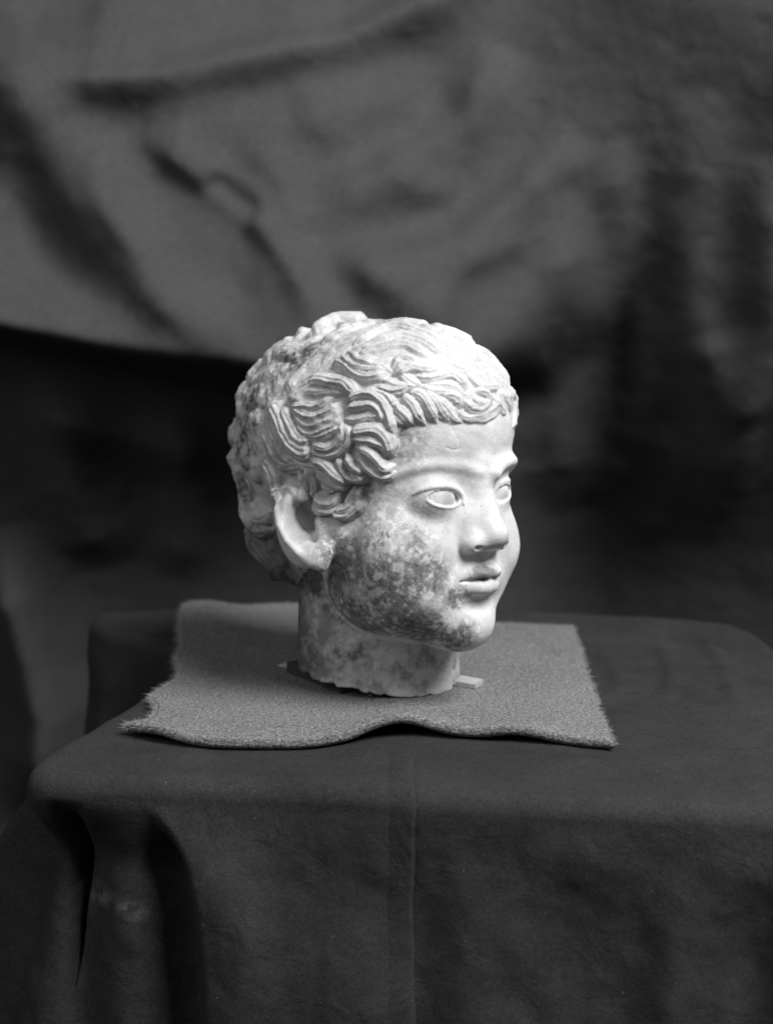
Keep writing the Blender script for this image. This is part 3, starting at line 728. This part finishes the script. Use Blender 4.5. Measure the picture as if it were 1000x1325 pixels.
def lock(P3, W, H, n, side_flip=1):
    P3 = np.asarray(P3, F32)
    N = grad(P3, masses_cap, 1.5)
    if np.linalg.norm(np.diff(P3, axis=0), axis=1).sum() < 55: N = np.repeat((N.sum(0)/np.linalg.norm(N.sum(0)))[None], len(P3), 0)
    Tn = np.gradient(P3, axis=0); Tn /= np.linalg.norm(Tn, axis=1, keepdims=True)+1e-9
    S = np.cross(Tn, N); S /= np.linalg.norm(S, axis=1, keepdims=True)+1e-9
    L = np.concatenate([[0], np.cumsum(np.linalg.norm(np.diff(P3, axis=0), axis=1))])
    return dict(P=P3, S=S.astype(F32), N=N, t=(L/L[-1]).astype(F32), L=L[-1], W=W, H=H, n=n, ph=float(rng.uniform(-.5, .5)), **{'as': float(rng.uniform(-.3, .3))})
def lock_height(Q, k):
    """relief height of one lock at points Q (and 0 away from it)"""
    P, S, t = k['P'], k['S'], k['t']
    best = np.full(len(Q), 1e9, F32); u = np.zeros(len(Q), F32); tt = np.zeros(len(Q), F32)
    for i in range(len(P)-1):
        nn = k['N'][i]; ab = P[i+1]-P[i]; ab = ab-nn*(ab@nn); q = Q-P[i]; q = q - (q@nn)[:, None]*nn; s_ = np.clip(q @ ab/float(ab@ab+1e-9), 0, 1)
        r = q - s_[:, None]*ab; lat2 = (r*r).sum(1)
        m = lat2 < best
        best[m] = lat2[m]; sg = np.sign(r @ S[i]); u[m] = (np.sqrt(np.maximum(lat2, 0))*sg)[m]; tt[m] = (t[i] + s_*(t[i+1]-t[i]))[m]
    taper = np.minimum(1, (tt*k['L']+1.0)/6.0)**0.5 * np.minimum(1, ((1-tt)*k['L']+.8)/6.0)**0.6
    w = k['W']*taper + 1e-3; x = u/w
    a = np.maximum(0, 1-x*x)
    h = k['H']*a**0.72*(1+k['as']*x)*np.minimum(1, taper*1.15)
    if k['n'] > 0:
        nn = k['n'] + (2 if k['W'] > 3.3 else 1)
        g = np.abs(np.sin(math.pi*(nn*(x+1)/2 + k['ph']*(tt-.5)+.10*np.sin(tt*8+20*k['ph']))))*(2*k['W']/(math.pi*nn))
        h = h - min(1.25, k['H']*.28)*np.exp(-(g/0.85)**2)*np.minimum(1, a*3)*np.minimum(1, taper)
    return h
def masses_cap(P): return masses(P)
def build_locks():
    out = []
    for pts, W, H, n in LOCKS:
        q = spline(pts, max(6, int(sum(math.dist(a, b) for a, b in zip(pts, pts[1:]))/5)))
        p = march_many([tuple(a) for a in q], base_head_fast)
        for _ in range(2): p[1:-1] = (p[:-2]+2*p[1:-1]+p[2:])/4
        top = .62 if min(a[0] for a in pts) > 538 and max(a[1] for a in pts) > 480 else .8 if min(a[0] for a in pts) > 508 and max(a[1] for a in pts) > 500 else .72 if np.mean([a[1] for a in pts]) < 476 and np.mean([a[0] for a in pts]) > 450 else 1.0
        out.append(lock(p, W*(1.62 if min(a[0] for a in pts) > 385 else 2.0), H*1.10*top, n))
    return out
def base_head_fast(P):
    D = with_eyeballs(P)
    local(P, D, (45, -60, -60), (120, 60, 50), lambda p, d: smin(d, ell(p, onX(432, 692, 62), (10, 14, 20)), 12))
    return D
# hair region on the cap: signed height above the hairline (mm)
def hair_line(P):
    x, y, z = P[:, 0], P[:, 1], P[:, 2]
    ax = np.abs(x)
    zl = np.interp(ax, [0, 30, 46, 54, 60, 68], [77, 74, 72, 60, 36, 20]).astype(F32)
    front = z - zl
    zb = np.interp(y, [-140, -60, -42, -22, 0, 30], [-48, -48, -36, 4, 18, 40]).astype(F32)
    back = z - zb
    k = np.clip((y+8)/26, 0, 1)
    return np.where(k > 0.99, front, np.minimum(front, back)*k + back*(1-k))
def hair_mask(P): 
    m = np.clip(hair_line(P)/14.0, 0, 1); return m*m*(3-2*m)
def flow_locks():
    """the underlayer: overlapping wavy locks radiating from the crown over the whole cap, worn at the back"""
    crown = np.array([0, -45, 118.0]); out = []
    r = np.random.default_rng(11); N = 420
    i = np.arange(N); zz = 1-2*(i+.5)/N; th = i*2.399963
    d = np.stack([np.cos(th)*np.sqrt(1-zz*zz), np.sin(th)*np.sqrt(1-zz*zz), zz], 1)
    p = onto(np.array([0, -10, 45.0]) + d*95, masses).astype(float); p = p[hair_line(p) > 5]; N = len(p)
    n = (r.uniform(20, 34, N)/3).astype(int); ph = r.uniform(0, 6.28, N); cs = r.uniform(.5, 1.0, N)*r.choice([-1, 1], N)
    path = [p]; alive = np.ones(N, bool); count = np.ones(N, int)
    for k in range(11):
        q = path[-1]; g = grad(q, masses).astype(float); f = q-crown; f -= g*(f*g).sum(1, keepdims=True); f /= np.linalg.norm(f, axis=1, keepdims=True)+1e-6
        f = f + (q[:, 1:2] > 20)*np.column_stack([.25*np.sign(q[:, 0]), np.full(N, .3), np.full(N, -.1)])
        f = f + np.cross(g, f)*(0.9*np.sin(ph+k*.75)+.25*cs)[:, None]; f -= g*(f*g).sum(1, keepdims=True); f /= np.linalg.norm(f, axis=1, keepdims=True)
        q2 = onto(q+f*3.0, masses, 1).astype(float); alive &= (hair_line(q2) > 1.5) & (k < n); count += alive; path.append(q2)
    path = np.stack(path, 1)
    for j in range(N):
        if count[j] < 4: continue
        c = path[j, :count[j]].mean(0)
        if np.sqrt(((NEARP-c)**2).sum(1)).min() < 10: continue
        if c[2] > 85 and c[1] > -20: r_top = .6
        else: r_top = 1.0
        if 1: out.append(lock(path[j, :count[j]], r.uniform(3.6, 5.2), r.uniform(2.6, 4.4)*r_top, int(r.integers(1, 3))))
    return out
# ---- final field
def worn_mask(P):
    m = np.zeros(len(P), F32)
    for c, r in WORN: m = np.maximum(m, np.clip(1.25 - np.sqrt(((P-c)**2).sum(1))/r, 0, 1))
    return np.clip(m*2, 0, 1)
WORN = [(np.asarray(c, F32), r) for c, r in zip(march_many([(322, 560), (340, 505), (372, 468), (318, 615), (395, 462)], masses), (24, 22, 17, 20, 14))] + [(np.array([20, -110, 40], F32), 40), (np.array([-30, -95, 90], F32), 30)]
HL = build_locks(); NEARP = np.concatenate([k['P'] for k in HL]); FL = flow_locks()
MASS = [(np.asarray(c, F32), r, h) for c, (r, h) in zip(march_many([(422, 552), (486, 560), (486, 604), (438, 615), (430, 650), (458, 655), (475, 480), (545, 525), (612, 520), (360, 590), (318, 640), (345, 665), (440, 420), (400, 435), (520, 425), (585, 440)], masses), [(14, 3.0), (12, 3.0), (10, 3.5), (12, 3.0), (10, 1.2), (8, 2.0), (12, 1.5), (14, 1.2), (10, 1.5), (9, 2.5), (10, 2.0), (9, 2.5), (11, 3.0), (10, 2.0), (12, 2.0), (11, 1.0)])]
def hair_height(P, HLs):
    o = np.argsort(P[:, 0]); S = P[o]; Hh = np.zeros(len(P), F32); X = np.ascontiguousarray(S[:, 0])
    for k in HLs:
        lo = k['P'].min(0)-k['W']*.8-5; hi = k['P'].max(0)+k['W']*.8+5
        a, b = np.searchsorted(X, lo[0]), np.searchsorted(X, hi[0])
        if b <= a: continue
        q = S[a:b]; i = np.where((q[:, 1] > lo[1]) & (q[:, 1] < hi[1]) & (q[:, 2] > lo[2]) & (q[:, 2] < hi[2]))[0]
        if len(i): Hh[a+i] = np.maximum(Hh[a+i], lock_height(q[i], k))
    R = np.empty_like(Hh); R[o] = Hh; return R
def parts_field(P):
    D = carved_face(P); cap = hair_mask(P); worn = worn_mask(P)
    Pw = P + np.stack([vnoise(P, 8, 60+i)*.9 + vnoise(P, 3.5, 63+i)*.35 for i in range(3)], 1).astype(F32)
    h = hair_height(Pw, HL); hf = hair_height(Pw, FL)*0.8
    hh = np.maximum(h*(1-.3*worn), hf*(1-.6*worn))
    return D, cap, worn, hh
def FN(P):
    D, cap, worn, hh = parts_field(P)
    tot = cap*2.2 + hh
    for c, r, a in MASS: tot = tot + a*np.exp(-((P-c)**2).sum(1)/(r*r))*np.clip(cap+hh/3, 0, 1)
    zone = near(P*np.array([1, 1, 1], F32), (-120, -60, -60), (120, 60, 50)) & (np.abs(P[:, 0]) > 45)
    E = D.copy(); ear_parts(P, E, 1, tot); ear_parts(P, E, -1, tot)
    D = np.where(zone, E, D - tot)
    hz = np.clip(hh/2+cap, 0, 1)
    D = D + 0.22*fbm(P, 7, 3, 3) + hz*0.8*fbm(P, 5, 3, 8, .6)
    chip = fbm(P, 16, 4, 12, .6)
    D = D + worn*(1.2*chip + .8*np.abs(fbm(P, 7, 3, 20, .6)) + .5*fbm(P, 3.4, 2, 24, .7) - .4)
    Q = unrolled(P)
    floor = -118.2 + 7.5*np.maximum(0, .45+(Q[:, 0]-Q[:, 1])/78) + 2.6*fbm(Q, 14, 3, 30) + 2.6*fbm(Q, 5, 3, 31)
    return smax(D, -(Q[:, 2]-floor), 0.8)
VOX = 0.68
V, FQ = polygonise(FN, (-112, -135, -126), (112, 125, 152), VOX)
print('head verts', len(V))
V32 = V.astype(F32)
_D, _cap, _worn, _hh = parts_field(V32)
W = unrolled(V) @ RYAW.T/1000 + HEAD_O
# region of every vertex
d0 = carved_face(V32); e1 = d0.copy(); ear_parts(V32, e1, 1); e2 = d0.copy(); ear_parts(V32, e2, -1)
lab = np.zeros(len(V), np.int8)                                  # 0 face
Qv = unrolled(V32)
nk = smax(neck(Qv), Qv[:, 2]+10, 20); lab[(nk < masses(V32)-1.0) & (Qv[:, 2] < -12)] = 1      # neck
lab[(_hh > .45) | (_cap > .25)] = 2                             # hair
lab[(e1 < d0-1.0) & (_hh < 1.2)] = 3; lab[(e2 < d0-1.0) & (_hh < 1.2)] = 4                                                              # ears
for s, L in ((1, 5), (-1, 6)): lab[(np.abs(ball(V32, s, .6)) < .45) & (V32[:, 1] > 60) & (np.abs(V32[:, 0]-s*EYE[0]) < 20)] = L
# stains, patina, darker and lighter areas, shade painted at the nape: colour only
P3 = V32
n1 = fbm(P3, 22, 4, 40); n2 = fbm(P3, 7, 4, 45, .6); n3 = fbm(P3, 3.0, 2, 50, .7); n4 = fbm(P3, 11, 5, 55, .62)
stain_tone = np.zeros(len(V), F32)
for (px, py), r, a in [((505,765),24,1.0),((555,745),17,.85),((452,725),22,.9),((530,815),22,1.1),((590,826),14,.9),((430,770),22,1.0),((465,800),20,1.15),((402,772),20,1.1),((412,745),14,1.0),((590,772),8,.8),((445,700),14,.6),((540,700),12,.55),((480,690),16,.6),((455,850),20,.45),((400,840),18,.35),((585,775),9,.7),((500,650),14,.35),((528,575),15,.34),((480,640),12,.4),((545,655),10,.3),((575,650),9,.22)]:  # cheek and face stains, plus darker patches under and behind the jaw
    c = np.asarray(march_many([(px, py)], masses if py < 830 or px > 480 else base_head_fast)[0], F32)
    d = np.sqrt(((P3-c)**2).sum(1)); stain_tone = np.maximum(stain_tone, a*np.clip(1.5-d/r, 0, 1))
n5 = fbm(P3, 6, 5, 110, .72)
m_cheek = (.55*np.clip((stain_tone*1.25 + 0.9*n4 + .75*n5 - 0.45)*2.6, 0, 1) + .45*np.clip(stain_tone*1.3+.5*n1+.4*n4-.1, 0, 1))*np.clip(stain_tone*4, 0, 1)
flake = np.clip((n5*.9 + n3*.55 + .25*n1 - .16)*6, 0, 1)*np.clip(stain_tone*3, 0, 1)
alb = 0.60 + 0.10*n1 + .12*n4 + .08*n5 + .03*n3 + .06*np.clip((P3[:, 0]*-1+10)/60, -1, 1)  # mottled base tone, lighter towards the far side
alb = alb*(1-m_cheek) + (.21+.12*n5+.08*n4)*m_cheek
alb = alb + flake*0.30*(1-alb) + np.clip(stain_tone*2, 0, 1)*(.10*n3 + .10*fbm(P3, 1.7, 2, 120))
for (px, py), r in [((487,746),4.0),((586,802),8),((540,880),10),((555,772),3.5)]:
    c = np.asarray(march_many([(px, py)], face)[0], F32); d = np.sqrt(((P3-c)**2).sum(1))
    k = np.clip((1.0-d/r+1.1*n5+.5*n3)*2.5, 0, 1); alb = alb + k*(.58-alb)
c = np.asarray(march_many([(630, 741)], carved_face)[0], F32); d = np.sqrt(((P3-c)**2).sum(1)); k = np.clip((1-d/12+.5*n5)*2.4, 0, 1)*(P3[:, 2] > -30.5)  # darker upper lip
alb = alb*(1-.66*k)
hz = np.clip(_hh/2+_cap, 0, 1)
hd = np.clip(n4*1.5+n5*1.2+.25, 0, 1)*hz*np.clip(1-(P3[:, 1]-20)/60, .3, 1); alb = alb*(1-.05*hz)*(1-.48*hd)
wd = np.clip(n4*1.8+n5*1.6+.2, 0, 1)*_worn; alb = alb*(1-.70*wd)
nape = np.clip((P3[:, 1]*-1-12)/25+.4*n4, 0, 1)*np.clip((-6-P3[:, 2])/14+.3*n5, 0, 1); alb = alb*(1-.70*nape)  # shade around the nape painted into the albedo
nk_ = (lab == 1); nkd = np.clip(.68+1.3*n4+1.1*n5 - np.clip((P3[:, 1]-P3[:, 0]*.2)/60, -1, 1)*.45, 0, 1); alb = np.where(nk_, alb*.88*(1-.62*nkd), alb)  # neck mottled, darker towards the back
for s, L in ((1, 5), (-1, 6)):      # worn trace of the iris, rubbed with dirt
    c = eye_c(s); dd = np.sqrt((P3[:, 0]-c[0]+s*.5)**2+(P3[:, 2]-c[2])**2); alb = np.where(lab == L, alb*(.90-.12*(dd < 5.2)+.10*n5), alb)
alb = np.clip(alb, .04, .84)
tmp = mesh_from('tmp', W, FQ); NV = np.empty(len(V)*3, F32); tmp.vertex_normals.foreach_get('vector', NV); NV = NV.reshape(-1, 3)
flab = lab[FQ]; flab = np.sort(flab, 1)[:, 2]
bpy.data.meshes.remove(tmp)
def head_piece(name, L, parent, mat):
    f = FQ[flab == L]; used, inv = np.unique(f, return_inverse=True)
    if len(used) == 0: return None
    base = W[used]; me = mesh_from(name, base - np.array(root.location), inv.reshape(f.shape))
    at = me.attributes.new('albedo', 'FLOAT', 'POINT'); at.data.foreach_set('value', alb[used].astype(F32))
    at = me.attributes.new('worn', 'FLOAT', 'POINT'); at.data.foreach_set('value', np.clip(_worn[used] + .5*m_cheek[used] + .25*hz[used] + .25, 0, 1).astype(F32))
    me.normals_split_custom_set_from_vertices(NV[used])
    me.materials.append(mat); o = bpy.data.objects.new(name, me); C.objects.link(o); o.parent = parent; return o
root = bpy.data.objects.new('marble_head', None); C.objects.link(root); root.location = (HEAD_O[0], HEAD_O[1], 0.0); root.empty_display_size = .05
root['label'] = 'antique white marble head of a curly-haired child with stained cheek, on the felt mat'; root['category'] = 'sculpture'
M_MARBLE = marble_material()
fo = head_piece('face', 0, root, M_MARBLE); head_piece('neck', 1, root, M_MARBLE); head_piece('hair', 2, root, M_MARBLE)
for L in (3, 4): head_piece('ear', L, root, M_MARBLE)
for L in (5, 6): head_piece('eye', L, fo, M_MARBLE)
M_DW = wood_material('dark_wood', .035); M_LW = wood_material('pale_wood', .38)
A = pix_to_z(np.array([381.]), np.array([868.]), 0)[0, :2]; Bq = pix_to_z(np.array([452.]), np.array([897.]), 0)[0, :2]; dv = (Bq-A)/np.linalg.norm(Bq-A); inn = np.array([-dv[1], dv[0]])
A = A - inn*.001; Bq = Bq - inn*.0015
for k, (z0, th, ea, eb, nm, lb) in enumerate([(.0004, .0026, 0, -.0005, 'wooden_slip', 'lowest dark wooden slip under the left side of the marble neck, lying on the felt'), (.0032, .0023, .002, -.003, 'wooden_slip', 'dark wooden slip in the middle of the stack under the left side of the neck'), (.0057, .0017, .006, -.008, 'wooden_slip', 'thin dark wooden slip on top of the stack, touching the left rim of the neck')]):
    o = shim(nm, A-dv*ea*0, Bq+dv*eb, .011, th, th, z0, M_DW); o['label'] = lb; o['category'] = 'shim'; o['group'] = 'dark slips of wood stacked under the neck'
c0 = pix_to_z(np.array([364., 400.]), np.array([861., 866.]), 0)[:, :2]
o = shim('pale_wedge', c0[0], c0[1], .010, .0008, .005, .0004, M_LW); o['label'] = 'small pale wedge poking out at the far left of the marble neck'; o['category'] = 'wedge'; o['group'] = 'pale wedges under the neck'
c0 = pix_to_z(np.array([620., 575.]), np.array([889., 883.]), 0)[:, :2]
o = shim('pale_wedge', c0[0], c0[1], .014, .0035, .0045, .0004, M_LW); o['label'] = 'pale wedge sticking out from under the right side of the marble neck'; o['category'] = 'wedge'; o['group'] = 'pale wedges under the neck'
